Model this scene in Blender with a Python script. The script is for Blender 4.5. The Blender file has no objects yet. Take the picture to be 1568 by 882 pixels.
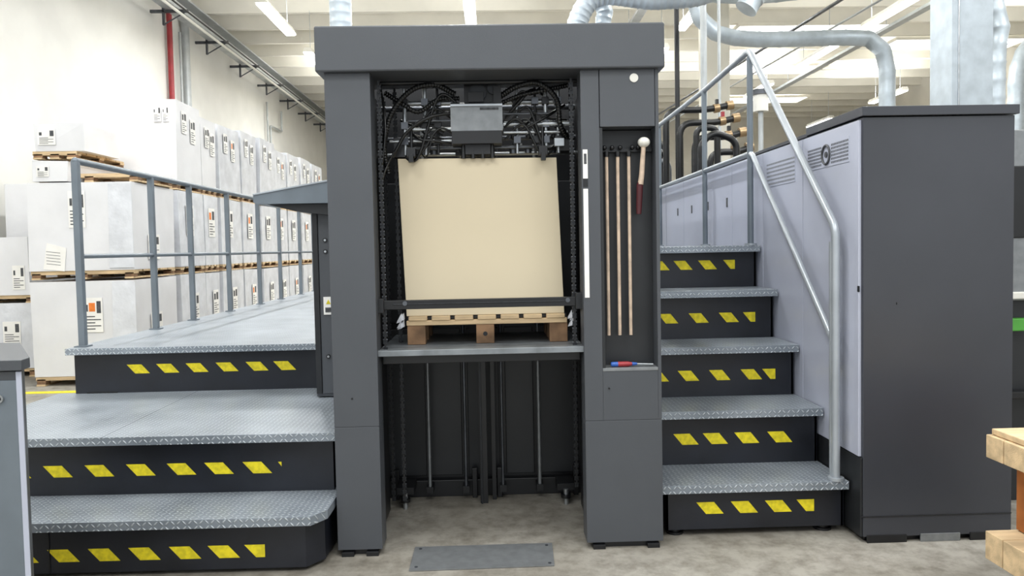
import bpy, bmesh, math, random
from mathutils import Vector, Matrix
random.seed(7)
scene=bpy.context.scene
try:
    scene.view_settings.view_transform='Standard'
    scene.view_settings.exposure=.38
except Exception: pass

# ------------------------------------------------------------ materials
def srgb(h):
    h=h.lstrip('#'); c=[int(h[i:i+2],16)/255 for i in (0,2,4)]
    return tuple((x/12.92 if x<=.04045 else ((x+.055)/1.055)**2.4) for x in c)+(1,)
def mat(name,col,rough=.5,metal=0,var=.06,scale=6,bump=0,bscale=40,col2=None,spec=None,stretch=None):
    m=bpy.data.materials.new(name); m.use_nodes=True
    nt=m.node_tree; b=nt.nodes['Principled BSDF']
    b.inputs['Roughness'].default_value=rough; b.inputs['Metallic'].default_value=metal
    if spec is not None: b.inputs['Specular IOR Level'].default_value=spec
    tc=nt.nodes.new('ShaderNodeTexCoord'); mp=nt.nodes.new('ShaderNodeMapping')
    if stretch: mp.inputs['Scale'].default_value=stretch
    nt.links.new(tc.outputs['Object'],mp.inputs[0])
    n=nt.nodes.new('ShaderNodeTexNoise'); n.inputs['Scale'].default_value=scale; n.inputs['Detail'].default_value=6
    nt.links.new(mp.outputs[0],n.inputs['Vector'])
    r=nt.nodes.new('ShaderNodeValToRGB'); c=srgb(col)
    if col2: c2=srgb(col2); a0=c; a1=c2
    else:
        a0=tuple(max(0,x*(1-var*2)) for x in c[:3])+(1,); a1=tuple(min(1,x*(1+var*2)) for x in c[:3])+(1,)
    r.color_ramp.elements[0].position=.35; r.color_ramp.elements[1].position=.65
    r.color_ramp.elements[0].color=a0; r.color_ramp.elements[1].color=a1
    nt.links.new(n.outputs['Fac'],r.inputs[0]); nt.links.new(r.outputs[0],b.inputs['Base Color'])
    if bump:
        n2=nt.nodes.new('ShaderNodeTexNoise'); n2.inputs['Scale'].default_value=bscale; n2.inputs['Detail'].default_value=4
        nt.links.new(mp.outputs[0],n2.inputs['Vector'])
        bp=nt.nodes.new('ShaderNodeBump'); bp.inputs['Strength'].default_value=bump; bp.inputs['Distance'].default_value=.01
        nt.links.new(n2.outputs['Fac'],bp.inputs['Height']); nt.links.new(bp.outputs[0],b.inputs['Normal'])
    return m
def emis(name,col,s):
    m=bpy.data.materials.new(name); m.use_nodes=True; b=m.node_tree.nodes['Principled BSDF']
    b.inputs['Base Color'].default_value=srgb(col); b.inputs['Emission Color'].default_value=srgb(col); b.inputs['Emission Strength'].default_value=s
    return m
def tread_mat():
    m=bpy.data.materials.new('diamond_plate'); m.use_nodes=True; nt=m.node_tree; b=nt.nodes['Principled BSDF']
    N=nt.nodes.new; L=nt.links.new
    def M(op,a,bb=None,c=None):
        n=N('ShaderNodeMath'); n.operation=op
        for i,x in enumerate((a,bb,c)):
            if x is None: continue
            if isinstance(x,(int,float)): n.inputs[i].default_value=x
            else: L(x,n.inputs[i])
        return n.outputs[0]
    tc=N('ShaderNodeTexCoord'); sp=N('ShaderNodeSeparateXYZ'); L(tc.outputs['Object'],sp.inputs[0])
    s=.026
    u=M('DIVIDE',sp.outputs[0],s); v=M('DIVIDE',M('ADD',sp.outputs[1],sp.outputs[2]),s)
    par=M('FLOORED_MODULO',M('ADD',M('FLOOR',u),M('FLOOR',v)),2)
    pu=M('SUBTRACT',M('FRACT',u),.5); pv=M('SUBTRACT',M('FRACT',v),.5)
    a=M('MULTIPLY',M('ADD',pu,pv),.707); c=M('MULTIPLY',M('SUBTRACT',pu,pv),.707)
    ip=M('SUBTRACT',1,par)
    A=M('ADD',M('MULTIPLY',a,par),M('MULTIPLY',c,ip)); C=M('ADD',M('MULTIPLY',c,par),M('MULTIPLY',a,ip))
    e=M('SQRT',M('ADD',M('POWER',M('ABSOLUTE',M('DIVIDE',A,.5)),2),M('POWER',M('ABSOLUTE',M('DIVIDE',C,.17)),2)))
    h=M('MINIMUM',M('MAXIMUM',M('MULTIPLY',M('SUBTRACT',1,e),2.),0),1)
    bp=N('ShaderNodeBump'); bp.inputs['Strength'].default_value=1; bp.inputs['Distance'].default_value=.003
    L(h,bp.inputs['Height']); L(bp.outputs[0],b.inputs['Normal'])
    n=N('ShaderNodeTexNoise'); n.inputs['Scale'].default_value=3; n.inputs['Detail'].default_value=8; L(tc.outputs['Object'],n.inputs['Vector'])
    r=N('ShaderNodeValToRGB'); r.color_ramp.elements[0].position=.3; r.color_ramp.elements[1].position=.7
    r.color_ramp.elements[0].color=srgb('#757d85'); r.color_ramp.elements[1].color=srgb('#969ea6'); L(n.outputs['Fac'],r.inputs[0])
    mx=N('ShaderNodeMixRGB'); mx.inputs[2].default_value=srgb('#ccd2d8'); L(M('MULTIPLY',h,.75),mx.inputs[0]); L(r.outputs[0],mx.inputs[1])
    L(mx.outputs[0],b.inputs['Base Color']); b.inputs['Roughness'].default_value=.36; b.inputs['Metallic'].default_value=.3
    return m
M_frame=mat('frame_grey_paint','#474a4f',.42,0,.02,3,.05,300)
M_frameB=mat('frame_beam_paint','#474a4f',.4,0,.02,3,.05,300)
M_dark=mat('dark_panel','#1e2023',.45,0,.08,4)
M_black=mat('black_paint','#101114',.4,0,.1,8)
M_rubber=mat('black_rubber','#0c0d0e',.35,0,.1,30)
M_chain=mat('chain_dark_steel','#2b2d30',.4,.5,.1,30)
M_riser=mat('riser_navy_black','#171a22',.4,0,.12,5,.05,60)
M_yel=mat('hazard_yellow','#dccb1c',.6,0,.08,40)
M_tread=tread_mat()
M_rail=mat('rail_grey','#6b747c',.4,.2,.04,6)
M_rail2=mat('rail_light_grey','#a3a9af',.3,.3,.04,6)
M_lav=mat('light_lavender_panel','#b2b6c5',.3,0,.02,2)
M_cab=mat('charcoal_panel','#393b41',.33,0,.05,1.5,.03,200)
M_steel=mat('steel','#b2b6b9',.3,.8,.08,10)
M_steeld=mat('dark_steel','#5b5e63',.35,.7,.1,10)
M_lift=mat('lift_plate_steel','#7d8286',.4,.4,.1,10)
M_galv=mat('galvanized_duct','#b6c0c8',.42,.3,.05,6)
M_alu=mat('brushed_aluminium','#85888a',.4,.5,.05,20)
M_cream=mat('cream_board','#d3c6ab',.9,0,.006,1.5)
M_wood=mat('pale_wood','#cbb18b',.7,0,.10,4,.2,30,stretch=(1,6,6))
M_woodd=mat('brown_wood','#84664b',.8,0,.2,8,.3,40)
M_orange=mat('orange_wood','#a5632f',.6,0,.15,5)
M_stick=mat('stick_wood','#c2ad99',.6,0,.08,20)
M_wall=mat('wall_paint','#e4e3de',.85,0,.02,1.2,.05,30)
M_wallb=mat('wall_back_paint','#dcd8cd',.85,0,.03,1)
M_ceil=mat('ceiling_concrete','#eeebe2',.85,0,.02,1)
M_ceild=mat('ceiling_rib','#dad6ca',.85,0,.03,1)
M_box=mat('white_carton','#dbdbdd',.45,0,.02,2.5,.25,7)
M_box2=mat('wrapped_carton','#d5d7dc',.25,0,.045,5,.7,9)
M_label=mat('paper_label','#ebe9e4',.6,0,.02,5)
M_print=mat('label_print','#45474a',.6,0,.2,60)
M_lor=mat('label_orange','#e07a2c',.6,0,.05,30)
M_white=mat('white_plastic','#e2e0d8',.4,0,.02,5)
M_red=mat('red_paint','#962a30',.4,0,.06,8)
M_maroon=mat('maroon_grip','#47181f',.5,0,.06,8)
M_blue=mat('blue_plastic','#2c5aa8',.35,0,.05,8)
M_brass=mat('brass','#a08868',.35,.7,.1,12)
M_pipe=mat('pipe_grey','#aeb2b3',.4,.3,.04,6)
M_tube=emis('fluorescent_tube','#ffffff',6.0)
M_sky=emis('skylight_glazing','#ffffff',2.4)
M_green=mat('green_plastic','#4e9c3c',.5,0,.05,8)
def concrete():
    m=mat('concrete_floor','#847f75',.5,0,.1,1.3,.12,25,col2='#a19d94')
    nt=m.node_tree; b=nt.nodes['Principled BSDF']
    r=[n for n in nt.nodes if n.type=='VALTORGB'][0]
    n=nt.nodes.new('ShaderNodeTexNoise'); n.inputs['Scale'].default_value=9; n.inputs['Detail'].default_value=10; n.inputs['Roughness'].default_value=.7
    tc=[x for x in nt.nodes if x.type=='TEX_COORD'][0]; nt.links.new(tc.outputs['Object'],n.inputs['Vector'])
    r2=nt.nodes.new('ShaderNodeValToRGB'); r2.color_ramp.elements[0].position=.36; r2.color_ramp.elements[1].position=.58
    r2.color_ramp.elements[0].color=(.45,.43,.4,1); r2.color_ramp.elements[1].color=(1,1,1,1)
    nt.links.new(n.outputs['Fac'],r2.inputs[0])
    mx=nt.nodes.new('ShaderNodeMixRGB'); mx.blend_type='MULTIPLY'; mx.inputs[0].default_value=.75
    nt.links.new(r.outputs[0],mx.inputs[1]); nt.links.new(r2.outputs[0],mx.inputs[2]); nt.links.new(mx.outputs[0],b.inputs['Base Color'])
    return m
M_conc=concrete()

# ------------------------------------------------------------ mesh builder
def catmull(pts,n=8):
    P=[Vector(p) for p in pts]
    if len(P)<3: return P
    out=[]
    Q=[P[0]*2-P[1]]+P+[P[-1]*2-P[-2]]
    for i in range(1,len(Q)-2):
        for k in range(n):
            t=k/n; a,b,c,d=Q[i-1:i+3]
            out.append(.5*((2*b)+(c-a)*t+(2*a-5*b+4*c-d)*t*t+(3*b-a-3*c+d)*t**3))
    out.append(P[-1]); return out
class B:
    def __init__(s,name): s.name=name; s.v=[]; s.f=[]; s.m=[]; s.s=[]; s.mats=[]
    def mi(s,m):
        if m not in s.mats: s.mats.append(m)
        return s.mats.index(m)
    def add(s,vs,fs,m,sm=False):
        o=len(s.v); s.v+= [tuple(v) for v in vs]; i=s.mi(m)
        for f in fs: s.f.append([o+k for k in f]); s.m.append(i); s.s.append(sm)
    def box(s,x0,x1,y0,y1,z0,z1,m):
        s.add([(x0,y0,z0),(x1,y0,z0),(x1,y1,z0),(x0,y1,z0),(x0,y0,z1),(x1,y0,z1),(x1,y1,z1),(x0,y1,z1)],
              [(0,3,2,1),(4,5,6,7),(0,1,5,4),(1,2,6,5),(2,3,7,6),(3,0,4,7)],m)
    def prism(s,poly,off,m):
        n=len(poly); off=Vector(off); P=[Vector(p) for p in poly]
        s.add(P+[p+off for p in P],[tuple(range(n)),tuple(range(2*n-1,n-1,-1))]+[(i,(i+1)%n,n+(i+1)%n,n+i) for i in range(n)],m)
    def tube(s,pts,r,m,n=12,caps=True):
        P=[Vector(p) for p in pts]; k=len(P)
        R=r if isinstance(r,(list,tuple)) else [r]*k
        t0=(P[1]-P[0]).normalized(); u=t0.orthogonal().normalized(); vs=[]; fs=[]
        for i in range(k):
            t=(P[min(i+1,k-1)]-P[max(i-1,0)]).normalized()
            u=(u-t*u.dot(t)); u= u.normalized() if u.length>1e-6 else t.orthogonal().normalized()
            w=t.cross(u)
            for j in range(n):
                a=2*math.pi*j/n; vs.append(P[i]+(u*math.cos(a)+w*math.sin(a))*R[i])
        for i in range(k-1):
            for j in range(n):
                fs.append((i*n+j,i*n+(j+1)%n,(i+1)*n+(j+1)%n,(i+1)*n+j))
        s.add(vs,fs,m,True)
        if caps:
            s.add(vs[:n],[tuple(range(n))],m); s.add(vs[-n:],[tuple(range(n))],m)
    def cyl(s,a,b,r,m,n=14,r2=None): s.tube([a,b],[r,r if r2 is None else r2],m,n)
    def bend(s,pts,rad,r,m,n=12):
        """polyline with rounded corners"""
        P=[Vector(p) for p in pts]; out=[P[0]]
        for i in range(1,len(P)-1):
            a=(P[i-1]-P[i]); c=(P[i+1]-P[i]); d=min(rad,a.length*.45,c.length*.45); a=P[i]+a.normalized()*d; c=P[i]+c.normalized()*d
            for k in range(7):
                t=k/6; out.append((1-t)**2*a+2*t*(1-t)*P[i]+t*t*c)
        out.append(P[-1]); s.tube(out,r,m,n)
    def duct(s,pts,r,m,step=.12,bump=.012,smooth=True,n=20):
        P=catmull(pts,10) if smooth else [Vector(p) for p in pts]
        D=[0]
        for i in range(1,len(P)): D.append(D[-1]+(P[i]-P[i-1]).length)
        L=D[-1]; cnt=max(2,int(L/step)); out=[];R=[]
        def at(d):
            d=max(0,min(L,d))
            for i in range(1,len(P)):
                if D[i]>=d-1e-9:
                    t=(d-D[i-1])/max(1e-9,D[i]-D[i-1]); return P[i-1].lerp(P[i],t)
            return P[-1]
        for i in range(cnt+1):
            d=L*i/cnt; e=L/cnt
            for o,rr in ((-.12,r),(0,r+bump),(.12,r)):
                dd=d+o*e
                if dd<0 or dd>L: continue
                out.append(at(dd)); R.append(rr)
        s.tube(out,R,m,n)
    def ball(s,c,r,m,n=16,sc=(1,1,1)):
        vs=[];fs=[];k=n//2
        for i in range(k+1):
            th=math.pi*i/k
            for j in range(n):
                a=2*math.pi*j/n
                vs.append((c[0]+r*sc[0]*math.sin(th)*math.cos(a),c[1]+r*sc[1]*math.sin(th)*math.sin(a),c[2]+r*sc[2]*math.cos(th)))
        for i in range(k):
            for j in range(n): fs.append((i*n+j,i*n+(j+1)%n,(i+1)*n+(j+1)%n,(i+1)*n+j))
        s.add(vs,fs,m,True)
    def build(s,parent=None,bevel=0):
        me=bpy.data.meshes.new(s.name); me.from_pydata(s.v,[],s.f)
        for m in s.mats: me.materials.append(m)
        me.polygons.foreach_set('material_index',s.m); me.polygons.foreach_set('use_smooth',s.s); me.update()
        bm=bmesh.new(); bm.from_mesh(me)
        bmesh.ops.recalc_face_normals(bm,faces=bm.faces); bm.to_mesh(me); bm.free()
        ob=bpy.data.objects.new(s.name,me); bpy.context.collection.objects.link(ob)
        if parent: ob.parent=parent
        if bevel:
            md=ob.modifiers.new('bevel','BEVEL'); md.width=bevel; md.segments=2; md.limit_method='ANGLE'; md.angle_limit=math.radians(50); md.harden_normals=False
        return ob
def empty(name):
    e=bpy.data.objects.new(name,None); bpy.context.collection.objects.link(e); return e

# ------------------------------------------------------------ room
XL,XR,YB,YF,ZC=-7.2,16.,35.,-7.,7.6
ZD=ZC-.355
b=B('floor'); b.box(XL-.2,XR+.2,YF,YB+.2,-.2,0,M_conc); b.build()
b=B('wall_left'); b.box(XL-.2,XL,YF,YB,0,ZC,M_wall); b.build()
b=B('wall_right'); b.box(XR,XR+.2,YF,YB,0,ZC,M_wallb); b.build()
b=B('wall_back'); b.box(XL-.2,XR+.2,YB,YB+.2,0,ZC,M_wallb)
b.build()
b=B('ceiling'); b.box(XL-.2,XR+.2,YF,YB+.2,ZC,ZC+.2,M_ceil)
y=YF+.5
while y<YB:
    b.prism([(XL,y-.1,ZC),(XL,y+.1,ZC),(XL,y+.06,ZC-.35),(XL,y-.06,ZC-.35)],(XR-XL,0,0),M_ceild); y+=1.3
b.build()
k=1
for (x0,x1,yy) in ((6.6,10.6,20.0),(7.6,10.9,24.4),(8.6,12.5,29.5),(11.6,15.5,21.5),(-3,1,24.4),(2.4,5.5,16.5)):  # after the first pair, glowing panels are added to brighten the ceiling
    b=B('window_%d'%k); k+=1
    b.box(x0,x1,yy-.55,yy+.55,ZC-.40,ZC-.37,M_sky)
    for (a,c,d,e) in ((x0-.06,x1+.06,yy-.61,yy-.55),(x0-.06,x1+.06,yy+.55,yy+.61),(x0-.06,x0,yy-.55,yy+.55),(x1,x1+.06,yy-.55,yy+.55)):
        b.box(a,c,d,e,ZC-.42,ZC-.345,M_ceild)
    b.build()
b=B('floor_marking'); b.box(-7,-3.2,8.2,8.32,0,.004,M_yel); b.build()
b=B('floor_access_plate'); b.prism([(-.42,3.40,.002),(.26,3.41,.002),(.27,3.67,.002),(-.42,3.67,.002)],(0,0,.006),M_alu)
for x in (-.39,.24):
    for y in (3.43,3.64): b.cyl((x,y,.006),(x,y,.011),.008,M_steeld,8)
b.build()

# fluorescent fixtures with tube lamps, plus added fill lights
def area(name,loc,sx,sy,e,up=False,parent=None,col=(.97,.99,1)):
    l=bpy.data.lights.new(name,'AREA'); l.shape='RECTANGLE'; l.size=sx; l.size_y=sy; l.energy=e; l.color=col
    lo=bpy.data.objects.new(name,l); lo.location=loc
    if up: lo.rotation_euler=(math.pi,0,0)
    if parent: lo.parent=parent
    bpy.context.collection.objects.link(lo)
def fixture(x,y,z,L=2.1,down=0,up=0):
    e=B('fluorescent_ceiling_light')
    e.prism([(x-.12,y,z+.0),(x+.12,y,z+.0),(x+.07,y,z+.1),(x-.07,y,z+.1)],(0,L,0),M_white)
    e.box(x-.10,x+.10,y+.03,y+L-.03,z-.035,z,M_tube)
    for yy in (y+.3,y+L-.3): e.cyl((x,yy,z+.1),(x,yy,ZD),.008,M_steel,6)
    ob=e.build()
    if down: area('tube_lamp',(x,y+L/2,z-.05),.2,L,down,parent=ob)
    if up: area('ceiling_fill',(x,y+L/2,z+.14),.2,L,up,True,ob)  # added upward fill to brighten the ceiling, not part of the luminaire
for x in (-4.25,-.35,4.2,8.3,13.):
    for y in (2.2,7.4,10.9,14.4,17.9,22,27):
        if x>9 and y<10: continue
        d=0;u=0
        if y in (2.2,7.4): d=110
        if y in (14.4,): d=120; u=90
        if y==22: d=110; u=110
        if y==7.4: u=70
        fixture(x,y-.2 if x<9 else y+1,6.2,down=d,up=u)
for x,y,e in ((-3.5,-1,215),(3.5,-1,225),(0,-4,210)):
    area('overhead_fill',(x,y,ZC-.45),4,2,e)  # added fill lights overhead and behind the camera, no rooflight there

# ------------------------------------------------------------ feeder frame
feeder=empty('sheet_feeder_machine')
b=B('frame')
Y0=3.60
b.box(-.79,-.572,Y0,3.74,.03,.639,M_frame); b.box(-.79,-.572,Y0,3.74,.641,2.352,M_frame)
b.box(-.785,-.578,Y0+.003,3.73,.6,.7,M_frame)
b.box(-.79,-.70,3.74,4.50,.03,2.352,M_dark)
b.box(.44,.82,Y0,3.74,.03,.639,M_frame)
b.box(.445,.815,Y0+.003,3.73,.6,.66,M_frame)
b.box(.44,.53,Y0,3.74,.641,2.352,M_frame); b.box(.803,.82,Y0,3.74,.641,2.352,M_frame)
b.box(.5302,.8028,Y0,3.74,.641,.885,M_frame)
b.box(.53,.803,Y0+.10,3.74,.885,2.075,M_dark)
b.box(.533,.80,Y0-.004,3.74,2.078,2.352,M_frame)
b.box(.53,.803,Y0-.002,Y0+.1,.885,.90,M_alu)
b.box(.53,.545,Y0+.002,Y0+.1,.9,2.075,M_dark)
b.box(.53,.82,3.74,4.50,.03,2.352,M_dark)
for x0,x1 in ((-.76,-.60),(.48,.79)): b.box(x0,x1,Y0+.02,3.72,0,.03,M_black)
for x in (-.74,-.62,.5,.77): b.box(x-.03,x+.03,Y0-.012,Y0+.05,.0,.022,M_black)
fr=b.build(feeder,.0015)
b=B('top_beam'); b.box(-.825,.845,3.565,3.98,2.352,2.567,M_frameB); b.build(feeder,.008)
b=B('rear_panel')
b.box(-.79,.82,4.50,4.56,.0,2.6,M_black)
for x0,x1 in ((-.66,-.43),(-.41,-.21),(-.17,.02),(.06,.23),(.27,.5)):
    b.box(x0,x1,4.48,4.50,.12,1.02,M_dark); b.box(x0,x1,4.48,4.50,1.06,1.9,M_dark)
b.box(-.7,.53,4.44,4.5,.0,.1,M_black)
for x in (-.62,-.15,.0,.46):
    b.box(x,x+.03,4.40,4.44,.0,.18,M_black)
b.build(feeder,.003)
b=B('lift_chains')
for x,y,zb in ((-.545,3.70,1.0),(-.50,3.95,.15),(-.58,4.1,.1),(.405,3.70,1.0),(.43,3.95,.2),(.50,4.1,.1)):
    z=zb; k=0
    while z<2.33:
        if k%2==0: b.box(x-.010,x+.010,y-.004,y+.004,z,z+.018,M_chain)
        else: b.box(x-.005,x+.005,y-.008,y+.008,z-.004,z+.022,M_black)
        b.cyl((x-.011,y,z),(x+.011,y,z),.004,M_steeld if y<3.8 else M_chain,6)
        z+=.018; k+=1
b.build(feeder)
b=B('guide_rails')
for x,r,m in ((-.40,.010,M_alu),(-.185,.009,M_steeld),(.035,.008,M_steeld),(.255,.011,M_alu)):
    b.cyl((x,4.36,.07),(x,4.36,2.2),r,m,10); b.box(x-.02,x+.02,4.34,4.45,.05,.09,M_black)
b.box(-.10,-.055,4.30,4.36,.0,2.2,M_black); b.box(-.095,-.085,4.29,4.30,.0,2.2,M_chain)
b.box(-.03,-.005,4.36,4.40,.0,2.2,M_black)
for x in (-.535,.40):
    b.cyl((x,4.25,.0),(x,4.25,.09),.014,M_steel,10); b.cyl((x,4.25,.04),(x,4.25,.06),.03,M_black,10)
    b.box(x-.05,x+.05,4.25,4.4,.08,.12,M_black)
b.box(-.70,-.60,3.85,4.1,.05,2.3,M_black); b.box(.47,.53,3.85,4.1,.05,2.3,M_black)
b.build(feeder,.001)
b=B('front_safety_bar')
b.box(-.575,.44,3.68,3.71,1.205,1.25,M_black); b.box(-.6,-.545,3.66,3.74,1.19,1.26,M_dark); b.box(.41,.45,3.66,3.74,1.19,1.27,M_dark)
b.box(-.5,.36,3.675,3.68,1.228,1.233,M_chain)
for x in (-.44,.37): b.cyl((x,3.67,1.235),(x,3.70,1.235),.012,M_steeld,8)
b.build(feeder,.002)
b=B('lift_platform')
b.box(-.575,.447,3.65,4.34,.985,1.005,M_lift); b.box(-.58,.45,3.63,3.65,.978,1.007,M_lift)
b.box(-.56,.43,3.70,4.3,.93,.985,M_black)
b.build(feeder,.002)
b=B('suction_head')
b.prism([(-.20,3.80,2.10),(.065,3.80,2.10),(.065,3.80,2.235),(-.20,3.80,2.235)],(0,.22,0),M_alu)
b.prism([(-.20,3.79,2.235),(.065,3.79,2.235),(.065,3.84,2.252),(-.20,3.84,2.252)],(0,.0,-.012),M_steel)
b.prism([(-.195,3.795,2.035),(.06,3.795,2.035),(.06,3.795,2.10),(-.195,3.795,2.10)],(0,.2,0),M_black)
b.box(-.05,.045,3.797,3.80,2.205,2.217,M_print)
b.box(-.13,.0,3.83,3.95,1.985,2.04,M_black)
for x in (-.14,-.09,-.04,.01): b.cyl((x,3.84,1.965),(x,3.84,2.04),.013,M_rubber,10,.009)
b.box(-.13,.03,3.85,3.97,2.25,2.36,M_black); b.cyl((-.06,3.83,2.3),(-.06,3.9,2.3),.045,M_chain,16)
b.cyl((.02,3.83,2.32),(.02,3.9,2.32),.03,M_chain,16)
b.box(-.11,-.03,3.82,3.86,2.25,2.30,M_black); b.box(.02,.06,3.82,3.86,2.24,2.33,M_black)
def rod(x0,x1,y,z,r=.009,m=None): b.cyl((x0,y,z),(x1,y,z),r,m or M_steel,10)
rod(-.44,-.2,3.90,2.262,.013); rod(.07,.33,3.90,2.262,.013)
rod(-.68,.52,4.15,2.28,.016,M_steeld); rod(-.68,.52,4.2,2.12,.014,M_steeld); rod(-.65,.5,4.1,2.02,.01)
rod(.07,.42,3.86,2.14,.014); rod(.07,.40,3.84,2.095,.007); rod(-.40,-.2,3.86,2.12,.010); rod(-.52,-.2,3.86,2.06,.007)
rod(-.50,.42,3.92,2.03,.009,M_steeld); rod(-.55,.45,3.80,2.345,.012,M_black); rod(-.42,-.2,3.84,2.16,.006,M_steeld); rod(.07,.3,3.84,2.19,.006,M_steeld)
for x in (-.44,-.335,-.27,.14,.235,.29,.355):
    b.cyl((x,3.87,1.99),(x,3.87,2.33),.007 if x in(-.27,.14,.235) else .011,M_steel if x not in (-.27,.235) else M_black,10)
    for z in (2.06,2.14,2.26): b.box(x-.018,x+.018,3.85,3.90,z-.018,z+.018,M_black if (int(z*100)+int(x*100))%2 else M_steeld)
for x in (-.405,.27):
    b.box(x-.022,x+.022,3.80,3.86,1.975,2.02,M_black); b.box(x-.012,x+.012,3.79,3.82,1.945,1.985,M_rubber); b.cyl((x,3.83,2.0),(x,3.83,2.12),.008,M_black,8)
for x in (-.36,-.3,.12,.2,.33):
    b.cyl((x,3.95,2.03),(x,3.95,2.0),.02,M_steeld,12); b.ball((x,3.88,2.08),.016,M_black,10)
b.box(-.5,-.44,3.86,3.98,1.98,2.08,M_black); b.box(.36,.42,3.86,3.98,2.0,2.1,M_black); b.box(.33,.38,3.82,3.86,2.02,2.06,M_steel)
for i in range(40):
    x=random.uniform(-.5,.42); z=random.uniform(2.0,2.33); y=random.uniform(3.98,4.3); s=random.uniform(.01,.03)
    b.box(x-s,x+s,y,y+.04,z-s*.6,z+s*.6,random.choice([M_black,M_steeld,M_dark,M_steel]))
b.build(feeder,.001)
b=B('hoses')
def hose(pts,r,corr=False,m=None):
    if corr: b.duct(pts,r,m or M_rubber,step=.014,bump=.004,n=10)
    else: b.tube(catmull(pts,8),r,m or M_rubber,8)
hose([(-.18,3.86,2.30),(-.28,3.80,2.335),(-.40,3.78,2.30),(-.50,3.78,2.18),(-.54,3.80,2.02),(-.53,3.85,1.9)],.013,True)
hose([(-.16,3.88,2.28),(-.26,3.84,2.27),(-.36,3.80,2.20),(-.44,3.80,2.24),(-.53,3.82,2.30)],.011,True)
hose([(.05,3.86,2.28),(.14,3.80,2.32),(.25,3.78,2.33),(.34,3.78,2.25),(.36,3.80,2.12),(.42,3.9,2.05)],.013,True)
hose([(.06,3.86,2.25),(.16,3.82,2.28),(.28,3.80,2.30),(.40,3.84,2.33)],.010,True)
hose([(-.16,3.83,2.2),(-.3,3.78,2.17),(-.42,3.80,2.10),(-.5,3.82,1.98)],.009)
for i in range(16):
    sx=random.choice([-1,1]); x0=-.06+sx*random.uniform(.08,.2); x1=-.06+sx*random.uniform(.3,.47)
    z0=random.uniform(2.04,2.3); z1=random.uniform(2.0,2.34)
    hose([(x0,3.86,z0),((x0*2+x1)/3,3.83,z0+random.uniform(.0,.07)),((x0+2*x1)/3,3.84,z1+random.uniform(-.08,.02)),(x1,3.9,z1)],random.uniform(.004,.008))
hose([(-.55,3.8,2.33),(-.52,3.72,2.1),(-.56,3.72,1.8),(-.53,3.74,1.9),(-.49,3.8,2.0)],.005)
b.build(feeder)
b=B('column_fittings')
b.cyl((.70,3.592,2.31),(.70,3.60,2.31),.021,M_white,20)
b.box(.447,.47,3.597,3.60,1.83,1.97,M_label); b.box(.452,.465,3.596,3.598,1.9,1.95,M_print)
b.box(.447,.47,3.597,3.60,1.25,1.78,M_label)
b.box(.447,.47,3.597,3.60,1.79,1.83,M_black)
for x,z in ((.56,.80),(-.70,.78)): b.cyl((x,3.597,z),(x,3.60,z),.005,M_black,8)
b.build(feeder)

# tools
for i,x in enumerate((.572,.627,.682)):
    b=B('wooden_stick'); b.cyl((x,3.66,1.055),(x,3.66,1.955),.0085,M_stick,10); b.cyl((x,3.66,1.94),(x,3.66,1.965),.013,M_black,10)
    b.build()
b=B('tool_holder_rail'); b.box(.55,.80,3.675,3.70,1.965,1.98,M_black)
for x in (.562,.60,.64,.70,.73): b.ball((x,3.66,1.985),.012,M_black,10)
b.build()
b=B('mallet'); b.ball((.752,3.63,2.005),.030,M_white,20,(1,1,.85)); b.tube([(.750,3.63,1.985),(.742,3.64,1.85),(.735,3.64,1.80)],[.011,.013,.014],M_stick,12)
b.tube([(.735,3.64,1.81),(.733,3.645,1.80),(.728,3.65,1.68),(.727,3.65,1.655)],[.013,.016,.014,.012],M_maroon,12); b.build()
b=B('screwdriver'); z=.914
b.tube([(.575,3.63,z),(.58,3.63,z),(.61,3.63,z)],[.008,.012,.012],M_blue,12); b.tube([(.61,3.63,z),(.66,3.63,z),(.68,3.63,z)],[.013,.013,.008],M_red,12)
b.tube([(.68,3.63,z),(.705,3.63,z)],[.01,.006],M_blue,10); b.cyl((.70,3.63,z),(.785,3.63,z-.004),.004,M_steel,8); b.build()

def pallet_end(name,x0,x1,y0,y1,z0):
    b=B(name); m=M_wood
    for xc in (x0+.05,(x0+x1)/2-.01,x1-.045):
        for yy in (y0,(y0+y1)/2-.05,y1-.1): b.box(xc-.047,xc+.047,yy+.004,yy+.1,z0+.0,z0+.10,M_woodd)
    for yy in (y0,(y0+y1)/2-.05,y1-.1): b.box(x0,x1,yy,yy+.1,z0+.10,z0+.125,m)
    n=7; w=(x1-x0)/n
    for i in range(n):
        b.box(x0+i*w+.012,x0+(i+1)*w-.012,y0-.004,y1,z0+.125,z0+.147,m)
    b.box(x0,x1,y0+.03,y1-.03,z0+.127,z0+.146,M_black)
    b.cyl(((x0+x1)/2-.01,y0+.002,z0+.05),((x0+x1)/2-.01,y0+.0045,z0+.05),.012,M_black,10)
    return b.build(None,.003)
pallet_end('wooden_pallet',-.455,.382,3.84,4.32,1.006)
b=B('paper_sheet_pile')
xa,xb=-.455,.370
z0,z1=1.154,1.972
b.prism([(xa,3.862,z0),(xb,3.862,z0),(xb-.028,3.862,z1-.006),(xa-.026,3.862,z1)],(0,.44,0),M_cream)
b.build(None,.002)
b=B('shrink_film_scrap')
for s in (-1,1):
    cx=-.485 if s<0 else .408
    for i in range(7):
        x=cx+random.uniform(-.010,.010); z=1.12+random.uniform(-.02,.03)
        b.prism([(x-.014,3.85,z-.02),(x+.012,3.84,z-.012),(x+.008,3.85,z+.02)],(.002,.02,.004),M_box2)
b.build()

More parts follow.
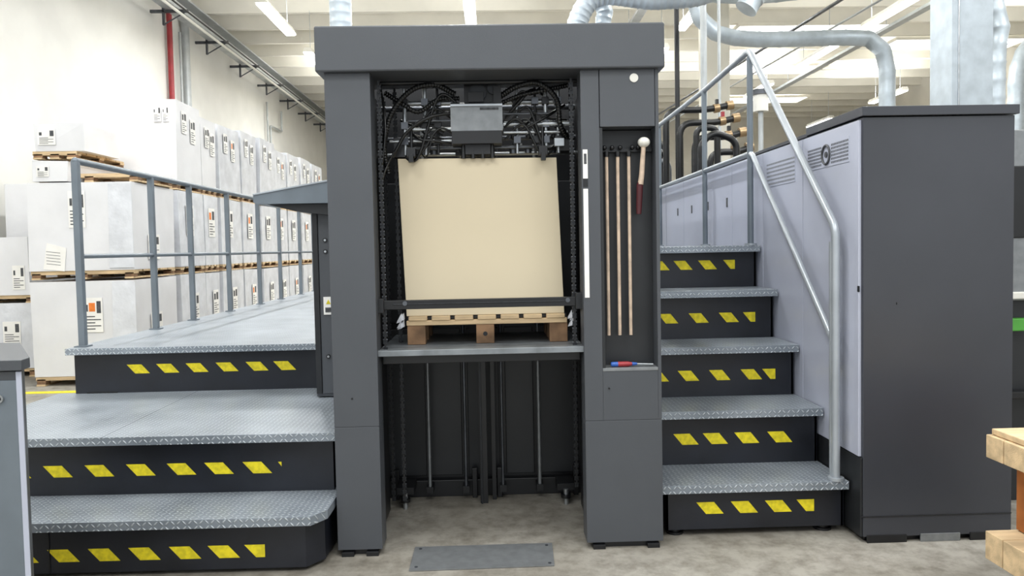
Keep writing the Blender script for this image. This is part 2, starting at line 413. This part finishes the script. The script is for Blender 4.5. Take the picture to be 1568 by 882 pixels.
# ------------------------------------------------------------ stairs
def marks(b,y,zc,xs,w=.092,sl=.05,h=.062,cut=()):
    for i,x in enumerate(xs):
        x0,x1,x2,x3=x-w/2-sl/2,x+w/2-sl/2,x+w/2+sl/2,x-w/2+sl/2
        if i in cut: x2=x1
        b.prism([(x0,y,zc+h/2),(x1,y,zc+h/2),(x2,y,zc-h/2),(x3,y,zc-h/2)],(0,-.0015,0),M_yel)
b=B('access_staircase')
zs=[.28,.592,.898,1.207,1.486]; lip=[3.67,3.96,4.28,4.60,4.90]; ris=[3.72,4.03,4.35,4.67,4.97]
rx=[1.79]*5
for i in range(5):
    yb=ris[i+1] if i<4 else 11.5
    b.box(.828,rx[i],lip[i],yb+.02,zs[i]-.012,zs[i],M_tread)
    b.box(.828,rx[i],lip[i],lip[i]+.012,zs[i]-.042,zs[i]-.012,M_tread)
    z0=.035 if i==0 else zs[i-1]
    b.box(.86 if i==0 else .83,rx[i]-.008,ris[i],ris[i]+.02,z0,zs[i]-.012,M_riser)
    b.box(.86,.875,ris[i],yb,.035,zs[i]-.012,M_riser); b.box(rx[i]-.02,rx[i]-.006,ris[i],yb,.035,zs[i]-.012,M_riser)
for x in (.92,1.70): b.cyl((x,3.78,0),(x,3.78,.05),.03,M_black,12); b.cyl((x,3.78,0),(x,3.78,.012),.045,M_black,12)
marks(b,ris[0],.145,(1.09,1.268,1.445,1.61),cut=(3,))
marks(b,ris[1],.422,(.95,1.05,1.214,1.39,1.575)[1:])
marks(b,ris[2],.718,(.97,1.152,1.34,1.53,1.66),w=.08,cut=(4,))
marks(b,ris[3],1.03,(.95,1.11,1.306,1.50,1.655),w=.08,cut=(4,))
marks(b,ris[4],1.36,(1.13,1.286,1.453,1.625),w=.08,cut=(3,))
b.build(None,.003)
b=B('platform_staircase')
def slab(poly,z,m,th=.042):
    b.prism([(x,y,z-th) for x,y in poly],(0,0,th),m)
slab([(-2.9,3.40),(-.865,3.38),(-.805,3.47),(-.80,3.80),(-2.9,3.80)],.28,M_tread)
b.prism([(x,y,.02) for x,y in [(-2.88,3.46),(-.905,3.44),(-.835,3.53),(-.83,3.8),(-2.88,3.8)]],(0,0,.218),M_riser)
b.box(-2.1,-2.095,3.448,3.46,.02,.238,M_black)
slab([(-2.9,3.73),(-.80,3.69),(-.80,4.96),(-2.9,4.96)],.592,M_tread)
b.prism([(x,y,.28) for x,y in [(-2.88,3.80),(-.835,3.76),(-.835,4.9),(-2.88,4.9)]],(0,0,.27),M_riser)
b.box(-1.975,-1.972,3.705,4.96,.5915,.5925,M_riser)
b.box(-2.80,-.83,4.87,11.5,.856,.898,M_tread)
b.box(-2.775,-.84,4.93,11.4,.592,.856,M_riser)
b.box(-2.775,-.84,5.0,11.4,.0,.592,M_riser)
b.box(-2.88,-.84,3.81,4.9,.0,.28,M_riser)
b.box(-2.7,-2.5,4.925,4.95,.592,.603,M_black)
def marksL(ya,yb_,zc,xs,cut=()):
    for i,x in enumerate(xs):
        y=ya+(yb_-ya)*((x+2.88)/(2.04)); w=.096
        x0,x1,x2,x3=x-w/2-.027,x+w/2-.027,x+w/2+.027,x-w/2+.027
        if i in cut: x2=x1
        h=.03; dy=(yb_-ya)/2.04
        b.prism([(x0,y+dy*(x0-x)-.001,zc+h),(x1,y+dy*(x1-x)-.001,zc+h),(x2,y+dy*(x2-x)-.001,zc-h),(x3,y+dy*(x3-x)-.001,zc-h)],(0,-.0015,0),M_yel)
marksL(3.46,3.44,.104,(-2.222,-2.033,-1.844,-1.657,-1.468,-1.288,-1.117),cut=(6,))
marksL(3.80,3.76,.405,(-2.45,-2.239,-2.028,-1.817,-1.61,-1.419,-1.224))
b.prism([(-1.118,3.765,.432),(-1.10,3.765,.432),(-1.10,3.765,.408)],(0,-.0015,0),M_yel)
marksL(4.93,4.93,.748,(-2.36,-2.167,-1.975,-1.778,-1.58,-1.398))
b.build(None,.003)

# ------------------------------------------------------------ handrails
b=B('platform_handrail')
X=-2.74; ys=[4.98,6.05,6.80,7.75,8.75,9.6,10.6,11.4]
for y in ys: b.box(X-.02,X+.02,y-.02,y+.02,.899,2.13,M_rail); b.box(X-.04,X+.04,y-.04,y+.04,.899,.906,M_rail)
b.bend([(X,ys[0]-.0,2.10),(X,ys[0],2.13),(X,ys[-1],2.13)],.02,.022,M_rail,12)
b.cyl((X,ys[0],1.50),(X,ys[-1],1.50),.016,M_rail,12)
b.ball((X,ys[0],2.13),.024,M_rail,12)
b.build(None,0)
b=B('stair_handrail')
X=1.735
b.bend([(X,3.70,.281),(X,3.70,1.57),(X,4.93,2.78),(X,6.0,2.74),(X,11,2.70)],.05,.021,M_rail2,14)
b.bend([(X,3.735,.55),(X,3.70,.97),(X,4.90,2.10),(X,11,2.08)],.05,.017,M_rail2,14)
b.cyl((X-.005,3.73,.281),(X-.005,3.73,1.5),.014,M_rail2,12)
for y in (4.93,5.99,7.6,9.3): b.cyl((X,y,1.487),(X,y,2.74),.020,M_rail,12); b.cyl((X,y,1.487),(X,y,1.50),.04,M_rail2,12)
b.cyl((X,3.70,.281),(X,3.70,.295),.04,M_rail2,12)
b.build(None,0)

# ------------------------------------------------------------ right housing / cabinet
cab=empty('press_side_cabinet')
b=B('housing')
b.box(1.812,2.56,3.57,11.8,.03,2.10,M_cab)
b.box(1.80,2.575,3.555,4.2,2.105,2.15,M_cab)
b.box(1.805,2.575,4.2,11.8,2.10,2.12,M_cab)
b.box(1.83,2.54,3.60,11.7,.0,.03,M_black)
for x in (1.93,2.2,2.45): b.box(x-.1,x+.1,3.565,3.575,.0,.04,M_alu if x==2.2 else M_black)
b.box(1.80,2.56,3.565,3.572,.13,.135,M_black)
b.box(1.975,1.98,3.567,3.571,1.185,1.198,M_black)
b.build(cab,.006)
b=B('side_panels')
ss=[3.585,4.24,4.87,5.5,6.2,6.9,7.6,8.5,9.5,10.6,11.8]
for a,c in zip(ss[:-1],ss[1:]):
    b.box(1.797,1.812,a+.004,c-.004,.43,2.09,M_lav)
b.box(1.80,1.812,3.575,11.8,.03,.425,M_dark)
b.box(1.795,1.80,3.58,3.60,1.25,1.28,M_black)
b.build(cab,.003)
b=B('vents')
for y0,y1,z0,z1 in ((3.68,4.16,1.90,2.03),(4.34,4.8,1.86,2.03)):
    b.box(1.7945,1.797,y0,y1,z0,z1,M_lav)
    ny=int((y1-y0)/.016); nz=6
    for i in range(ny):
        for j in range(nz):
            y=y0+.008+i*.016; z=z0+.012+j*(z1-z0-.02)/nz
            if y0<3.7 and abs(y-3.93)<.05: continue
            b.box(1.7935,1.7945,y,y+.009,z,z+.011,M_alu if y0>4 else M_print)
b.tube([(1.79,3.93+.045*math.cos(a),1.965+.05*math.sin(a)) for a in [k*math.pi/10 for k in range(21)]],.006,M_print,6)
b.cyl((1.789,3.93,1.965),(1.797,3.93,1.965),.016,M_print,12)
for y in (5.1,5.6,6.1,6.6,7.1): b.box(1.793,1.797,y,y+.03,1.78,1.85,M_print)
b.build(cab,0)

b=B('printing_press_body')
b.box(-.79,.79,4.62,11.8,.9,2.2,M_cab); b.box(-.79,.78,4.62,11.8,.0,.9,M_dark)
for i in range(5):
    y=5.0+i*1.35; b.prism([(-.79,y,2.2),(-.79,y+1.1,2.2),(-.79,y+.9,2.45),(-.79,y+.15,2.45)],(1.58,0,0),M_lav)
b.build(None,.01)

b=B('control_desk')
b.box(-1.11,-.83,4.60,4.86,.60,1.80,M_frame)
b.box(-1.108,-1.075,4.585,4.60,.62,1.78,M_dark); b.box(-1.07,-.85,4.59,4.60,.62,1.78,M_frame)
b.prism([(-1.42,4.46,1.80),(-1.40,4.46,1.79),(-.84,4.46,1.79),(-.84,4.46,1.955),(-.95,4.46,1.93),(-1.42,4.46,1.85)],(0,.42,0),M_rail)
b.prism([(-1.35,4.50,1.79),(-1.18,4.50,1.745),(-.84,4.50,1.70),(-.84,4.50,1.79)],(0,.34,0),M_dark)
b.prism([(-1.42,4.455,1.852),(-.95,4.455,1.932),(-.95,4.455,1.922),(-1.42,4.455,1.842)],(0,.43,0),M_rail2)
b.box(-1.05,-.99,4.583,4.59,1.11,1.22,M_label); b.prism([(-1.035,4.582,1.175),(-1.005,4.582,1.175),(-1.02,4.582,1.205)],(0,.002,0),M_yel); b.box(-1.04,-1.0,4.581,4.584,1.125,1.155,M_print)
for z in (1.57,1.50,.85): b.cyl((-1.03,4.583,z),(-1.03,4.59,z),.014,M_black,12); b.cyl((-1.03,4.58,z),(-1.03,4.584,z),.007,M_steel,10)
b.build(None,.004)

b=B('operator_console')
b.prism([(x,y,0) for x,y in [(-2.5,2.5),(-1.585,2.5),(-1.605,2.55),(-1.9,2.98),(-2.5,2.98)]],(0,0,1.12),M_frame)
b.box(-2.5,-1.60,2.496,2.5,.0,1.09,M_rail)
b.prism([(x,y,1.125) for x,y in [(-2.52,2.47),(-1.57,2.48),(-1.585,2.55),(-1.9,3.0),(-2.52,3.0)]],(0,0,.035),M_frame)
b.box(-1.60,-1.582,2.494,2.5,.0,1.12,M_lav)
b.cyl((-1.655,2.488,1.03),(-1.655,2.50,1.03),.014,M_steel,14); b.cyl((-1.655,2.485,1.03),(-1.655,2.489,1.03),.007,M_black,10)
b.build(None,.002)

# ------------------------------------------------------------ carton stacks
def carton(b,x0,x1,y0,y1,z0,z1,m,wob=.012):
    r=lambda: random.uniform(-wob,wob)
    vs=[(x0+r(),y0+r(),z0),(x1+r(),y0+r(),z0),(x1+r(),y1+r(),z0),(x0+r(),y1+r(),z0),(x0+r(),y0+r(),z1+r()),(x1+r(),y0+r(),z1+r()),(x1+r(),y1+r(),z1+r()),(x0+r(),y1+r(),z1+r())]
    b.add(vs,[(0,3,2,1),(4,5,6,7),(0,1,5,4),(1,2,6,5),(2,3,7,6),(3,0,4,7)],m)
def pal(b,x0,x1,y0,y1,z0,h=.1):
    for yc in (y0+.06,(y0+y1)/2,y1-.06):
        for xc in (x0+.06,(x0+x1)/2,x1-.06): b.box(xc-.05,xc+.05,yc-.05,yc+.05,z0+.015,z0+h-.03,M_woodd)
        b.box(x0,x1,yc-.05,yc+.05,z0+h-.045,z0+h-.022,M_wood)
    for xc in (x0+.06,(x0+x1)/2,x1-.06): b.box(xc-.05,xc+.05,y0,y1,z0,z0+.02,M_wood)
    for k in range(5):
        yy=y0+(y1-y0)*k/5; b.box(x0,x1,yy+.01,yy+(y1-y0)/5-.02,z0+h-.022,z0+h,M_wood)
def label(b,x,y,z,w,h,axis='y',orange=True):
    if axis=='y':
        b.box(x,x+w,y-.004,y,z,z+h,M_label)
        for k in range(5): b.box(x+w*.1,x+w*(.9 if k%2 else .6),y-.006,y-.004,z+h*(.08+k*.09),z+h*(.11+k*.09),M_print)
        if orange: b.box(x+w*.3,x+w*.62,y-.006,y-.004,z+h*.6,z+h*.85,M_lor)
        b.box(x+w*.1,x+w*.25,y-.006,y-.004,z+h*.6,z+h*.8,M_print); b.box(x+w*.7,x+w*.92,y-.006,y-.004,z+h*.55,z+h*.9,M_print)
    else:
        b.box(x,x+.004,y,y+w,z,z+h,M_label)
        for k in range(5): b.box(x+.004,x+.006,y+w*.1,y+w*(.9 if k%2 else .6),z+h*(.08+k*.09),z+h*(.11+k*.09),M_print)
        b.box(x+.004,x+.006,y+w*.1,y+w*.4,z+h*.6,z+h*.85,M_lor if orange else M_print); b.box(x+.004,x+.006,y+w*.55,y+w*.9,z+h*.6,z+h*.9,M_print)
XA,XB=-5.33,-4.15
cols=[(8.66,9.78),(9.93,10.75),(10.85,11.4),(11.5,12.4),(12.5,13.3),(13.4,14.3),(14.4,15.2),(15.3,16.2),(16.3,17.2),(17.3,18.3)]
for i,(ya,yb) in enumerate(cols):
    b=B('palletised_carton_stack')
    jx=random.uniform(-.03,.03) if i else 0
    x0,x1=XA,XB+jx
    pal(b,x0,x1,ya,yb,0,.11); carton(b,x0,x1,ya,yb,.11,1.22,M_box if i==0 else M_box2)
    pal(b,x0,x1,ya,yb,1.235,.1); carton(b,x0+(-.0),x1,ya,yb,1.335,2.35,M_box if i==0 else M_box2)
    L=yb-ya
    if i==0:
        label(b,-4.86,ya-.012,1.83,.19,.42); label(b,-4.74,ya-.012,.62,.22,.40)
        b.prism([(-5.17,ya-.014,1.36),(-4.93,ya-.014,1.33),(-4.90,ya-.014,1.60),(-5.12,ya-.014,1.66)],(0,-.004,0),M_label)
        for q in range(5): b.prism([(-5.13,ya-.019,1.42+q*.035),(-4.97,ya-.019,1.40+q*.035),(-4.97,ya-.019,1.405+q*.035),(-5.13,ya-.019,1.425+q*.035)],(0,-.001,0),M_print)
        b.prism([(-4.42,ya-.012,.15),(XB+.012,ya-.012,.15),(XB+.012,ya-.012,1.2),(-4.40,ya-.012,1.2)],(0,-.004,0),M_box2)
        b.prism([(-4.42,ya-.012,1.36),(XB+.012,ya-.012,1.36),(XB+.012,ya-.012,2.33),(-4.40,ya-.012,2.33)],(0,-.004,0),M_box2)
        label(b,XB+.014,ya+.35,1.45,.3,.3,'x',False); label(b,XB+.014,ya+.35,.5,.3,.3,'x',False)
        pal(b,-5.25,-4.1,ya+.1,yb-.1,2.36,.1)
        carton(b,-5.25,-4.85,ya,yb,2.365,2.60,M_box); pal(b,-5.25,-4.75,ya,yb,2.62,.09); carton(b,-5.22,-4.65,ya,ya+.8,2.71,3.03,M_box)
        label(b,-5.17,ya-.012,2.78,.2,.18,orange=False); label(b,-5.2,ya-.012,2.42,.14,.12,orange=False)
    else:
        zt=3.52+random.uniform(-.05,.05)
        pal(b,x0,x1,ya,yb,2.36,.1); carton(b,x0,x1,ya,yb,2.46,zt,M_box if i<3 else M_box2)
        label(b,XB+jx+.014,ya+L*.2,zt-.42,.16,.30,'x',False); label(b,XB+jx+.014,ya+L*.55,zt-.52,.16,.34,'x',i%3==0)
        label(b,XB+jx+.014,ya+L*.25,1.75,.24,.42,'x',i%2==0)
        label(b,XB+jx+.014,ya+L*.4,.6,.2,.36,'x',i%3==1)
        if i==1: label(b,-4.42,ya-.013,3.25,.10,.20,orange=False); label(b,-4.30,ya-.013,3.25,.08,.20,orange=False)
    b.build(None,.012)
b=B('palletised_carton_stack')
pal(b,-6.9,-5.75,9.4,10.4,0,.11); carton(b,-6.9,-5.75,9.4,10.4,.11,.92,M_box2); pal(b,-6.9,-5.75,9.4,10.4,.93,.1); carton(b,-6.9,-5.8,9.4,10.4,1.03,1.76,M_box)
label(b,-6.15,9.39,.4,.22,.3,orange=False); label(b,-6.0,9.39,1.1,.15,.3,orange=False)
b.build(None,.012)
b=B('palletised_carton_stack')
pal(b,-6.9,-5.7,10.7,11.8,0,.11); carton(b,-6.9,-5.7,10.7,11.8,.11,1.3,M_box2); pal(b,-6.9,-5.7,10.7,11.8,1.31,.1); carton(b,-6.9,-5.9,10.7,11.8,1.41,2.55,M_box)
b.build(None,.012)

# ------------------------------------------------------------ wall services
b=B('cable_tray')
XT=XL+.26
for dz in (0,.34): b.box(XT+.02,XT+.34,8,34,6.75+dz,6.79+dz,M_pipe)
b.box(XT+.34,XT+.37,8,34,6.72,6.86,M_pipe)
y=9
while y<34:
    b.box(XL+.005,XT+.55,y-.03,y+.03,6.66,6.72,M_steeld); b.box(XT,XT+.04,y-.03,y+.03,6.4,7.15,M_steeld); b.cyl((XT,y,6.4),(XT+.5,y,6.68),.015,M_steeld,8); y+=2.4
b.cyl((XT+.5,8,6.55),(XT+.5,34,6.55),.03,M_white,8); b.cyl((XT+.6,8,6.62),(XT+.6,34,6.62),.02,M_black,8)
b.build()
b=B('wall_pipe'); b.cyl((XL+.10,16.9,0),(XL+.10,16.9,ZD),.06,M_red,12); b.build()
b=B('wall_pipe'); b.cyl((XL+.12,17.7,0),(XL+.12,17.7,ZD),.09,M_pipe,14); b.cyl((XL+.12,17.4,0),(XL+.12,17.4,6.6),.03,M_pipe,10); b.build()
b=B('wall_conduit'); b.cyl((XL+.1,24,0),(XL+.1,24,6.3),.03,M_pipe,8); b.bend([(XL+.1,24.3,0),(XL+.1,24.3,5.6),(XL+.1,25.6,5.6),(XL+.1,25.6,6.3)],.1,.035,M_pipe,8); b.build()

# ------------------------------------------------------------ ducts and columns
b=B('ventilation_duct'); b.duct([(-1.56,8,2.1),(-1.56,8,ZD)],.115,M_galv,.10,.004,False); b.box(-1.72,-1.4,7.84,8.16,.9,2.1,M_cab); b.build()
b=B('ventilation_duct')
b.duct([(.98,8.2,2.2),(.98,8.2,3.6),(1.0,8.2,4.0),(1.25,8.2,4.25),(1.9,8.2,4.2),(2.6,8.2,4.35),(3.4,8.2,5.2),(3.6,8.2,ZD)],.11,M_galv,.07,.006)
b.box(.80,1.15,8.05,8.35,1.5,2.25,M_cab); b.build()
b=B('ventilation_duct')
b.duct([(1.30,8.5,1.49),(1.30,8.5,3.8),(1.32,8.5,4.2),(1.05,8.5,4.5),(.7,8.5,4.8),(.6,8.5,ZD)],.09,M_galv,.07,.005); b.build()
b=B('ventilation_duct')
b.duct([(3.2,12,ZD),(3.3,12,5.6),(3.55,12,5.0),(4.2,12,4.80),(5.9,12,4.80),(6.28,12,4.72),(6.46,12,4.4),(6.48,12,3.6),(6.48,12,0)],.125,M_galv,.35,.006); b.build()
b=B('ventilation_duct')
b.duct([(2.8,13.5,6.1),(5,13.5,5.95),(8,13.5,6.3),(14,13.5,6.5)],.10,M_galv,.35,.006); b.build()
b=B('ventilation_duct')
b.duct([(3.75,10.8,4.9),(3.9,10.8,5.1),(4.3,10.8,5.35),(4.9,10.8,5.3),(6.2,10.8,5.25)],.16,M_galv,.2,.008)
b.cyl((3.9,10.8,5.1),(3.9,10.8,ZD),.012,M_steel,6); b.build()
b=B('ventilation_duct')
b.duct([(10.8,15,0),(10.8,15,4.2),(10.85,15,5.0),(11.4,15.2,5.6),(13,15.5,5.8),(15.8,15.5,5.9)],.17,M_galv,.35,.008); b.build()
b=B('ventilation_duct')
b.duct([(7.25,10.5,0),(7.25,10.5,3.9),(7.3,10.5,4.5),(7.2,10.5,5.1),(7.25,10.5,ZD)],.12,M_galv,.25,.008); b.build()
b=B('rectangular_air_duct')
b.box(5.03,5.49,8,8.4,0,ZD,M_galv)
for z in (1.2,2.4,4.8,6.0): b.box(5.01,5.51,7.98,8.42,z,z+.04,M_galv)
b.box(5.10,5.115,7.99,8.0,0,ZD,M_steel)
b.build(None,.01)
b=B('concrete_column'); b.box(4.15,4.62,14.2,14.7,0,ZD,M_ceild); b.build(None,.02)
b=B('service_pipe'); b.cyl((2.28,9,2.125),(2.28,9,ZD),.03,M_black,10); b.cyl((2.28,9,2.125),(2.28,9,2.16),.06,M_black,10); b.build()
b=B('service_pipe'); b.cyl((2.75,9.5,0),(2.75,9.5,ZD),.04,M_pipe,12); b.cyl((2.95,9.5,0),(2.95,9.5,ZD),.02,M_pipe,12); b.build()
b=B('hanging_conduit'); b.cyl((5.6,6,5.1),(5.6,34,6.2),.03,M_steeld,8); b.build()
b=B('hanging_conduit'); b.cyl((6.0,6,5.0),(6.0,34,5.9),.02,M_pipe,8); b.build()
for x,z in ((9.7,6.6),(3.4,6.65)):
    b=B('ceiling_cable_tray'); b.box(x-.1,x+.1,9,34,z,z+.07,M_pipe)
    for y in (12,18,24,30): b.cyl((x,y,z+.07),(x,y,ZD-.07),.01,M_steel,6)
    b.build()
b=B('coolant_pipes')
for i,(zz,yy) in enumerate(((2.95,8.0),(2.78,7.8),(2.60,7.6),(2.42,7.4))):
    b.bend([(1.90+.10*i,yy,2.125),(1.90+.10*i,yy,zz),(2.35+.05*i,yy,zz),(2.62,yy,zz+.05)],.14,.035,M_rubber,12)
    b.cyl((2.42,yy,zz+.01),(2.48,yy,zz+.02),.048,M_brass,12); b.cyl((2.56,yy,zz+.04),(2.63,yy,zz+.05),.05,M_brass,12)
    b.box(2.44,2.47,yy-.02,yy+.02,zz+.05,zz+.11,M_red if i%2 else M_black)
b.bend([(1.88,6.6,2.125),(1.88,6.6,2.4),(2.0,6.6,2.5),(2.2,6.6,2.42),(2.2,6.6,2.125)],.08,.03,M_rubber,10)
b.bend([(1.95,7.0,2.125),(1.95,7.0,2.6),(2.15,7.0,2.6),(2.15,7.0,2.125)],.08,.03,M_rubber,10)
for i in range(7):
    yy=9.2+i*.33; x=1.86+.05*(i%3); zz=2.5+.16*(i%5)
    b.bend([(x,yy,2.125),(x,yy,zz),(x+.35,yy,zz+.05),(x+.35,yy,2.125)],.12,.04,M_rubber if i%3 else M_steeld,10)
    b.cyl((x+.14,yy,zz+.02),(x+.20,yy,zz+.03),.055,M_alu,10)
b.build()
b=B('beacon_lamp'); b.cyl((3.3,9.0,0),(3.3,9.0,3.1),.03,M_pipe,10); b.cyl((3.3,9,3.1),(3.3,9,3.3),.09,M_white,14); b.cyl((3.3,9,3.3),(3.3,9,3.36),.11,M_steeld,14); b.build()

# ------------------------------------------------------------ right edge
b=B('background_machine_cabinet')
b.box(2.66,3.5,4.1,5.0,0,1.15,M_dark); b.box(2.64,3.5,4.05,5.0,1.15,2.1,M_alu); b.box(2.70,3.4,4.04,4.06,1.5,1.9,M_black); b.box(2.64,3.5,4.03,4.06,1.16,1.2,M_white)
b.box(2.70,3.0,4.04,4.1,.98,1.05,M_green); b.box(2.62,3.5,4.03,4.1,.6,.64,M_black)
b.build(None,.006)
b=B('wooden_crate')
for z0,z1 in ((.65,.74),(.25,.36)):
    b.box(1.905,2.0,2.0,2.70,z0,z1,M_wood); b.box(1.905,2.9,2.705,2.80,z0,z1,M_wood)
b.box(1.92,2.9,2.0,2.79,.742,.765,M_wood)
b.box(2.03,2.9,2.0,2.68,.36,.74,M_orange); b.box(2.02,2.08,2.62,2.70,.0,.25,M_black); b.box(2.04,2.9,2.0,2.60,.05,.25,M_woodd)
b.box(2.02,2.9,2.705,2.79,.365,.645,M_orange)
b.box(2.02,2.08,2.0,2.08,.0,.25,M_black); b.box(2.8,2.88,2.62,2.70,0,.25,M_black)
b.build(None,.003)

# ------------------------------------------------------------ world + camera
w=bpy.data.worlds.new('hall_daylight'); scene.world=w; w.use_nodes=True
bg=w.node_tree.nodes['Background']; bg.inputs[0].default_value=(.91,.96,1,1); bg.inputs[1].default_value=1.0
psi,th,ro=.02554,.04225,.01949
F=Vector((math.sin(psi)*math.cos(th),math.cos(psi)*math.cos(th),-math.sin(th)))
R=Vector((math.cos(psi),-math.sin(psi),0)); U=R.cross(F)
R2=R*math.cos(ro)-U*math.sin(ro); U2=U*math.cos(ro)+R*math.sin(ro)
c=bpy.data.cameras.new('camera'); c.sensor_width=36; c.lens=36*1155/1600; c.shift_y=-13.75/1600; c.clip_end=200; c.clip_start=.05
co=bpy.data.objects.new('camera',c); bpy.context.collection.objects.link(co)
m=Matrix.Identity(4)
for i in range(3): m[i][0]=R2[i]; m[i][1]=U2[i]; m[i][2]=-F[i]
m[2][3]=1.5
co.matrix_world=m
scene.camera=co
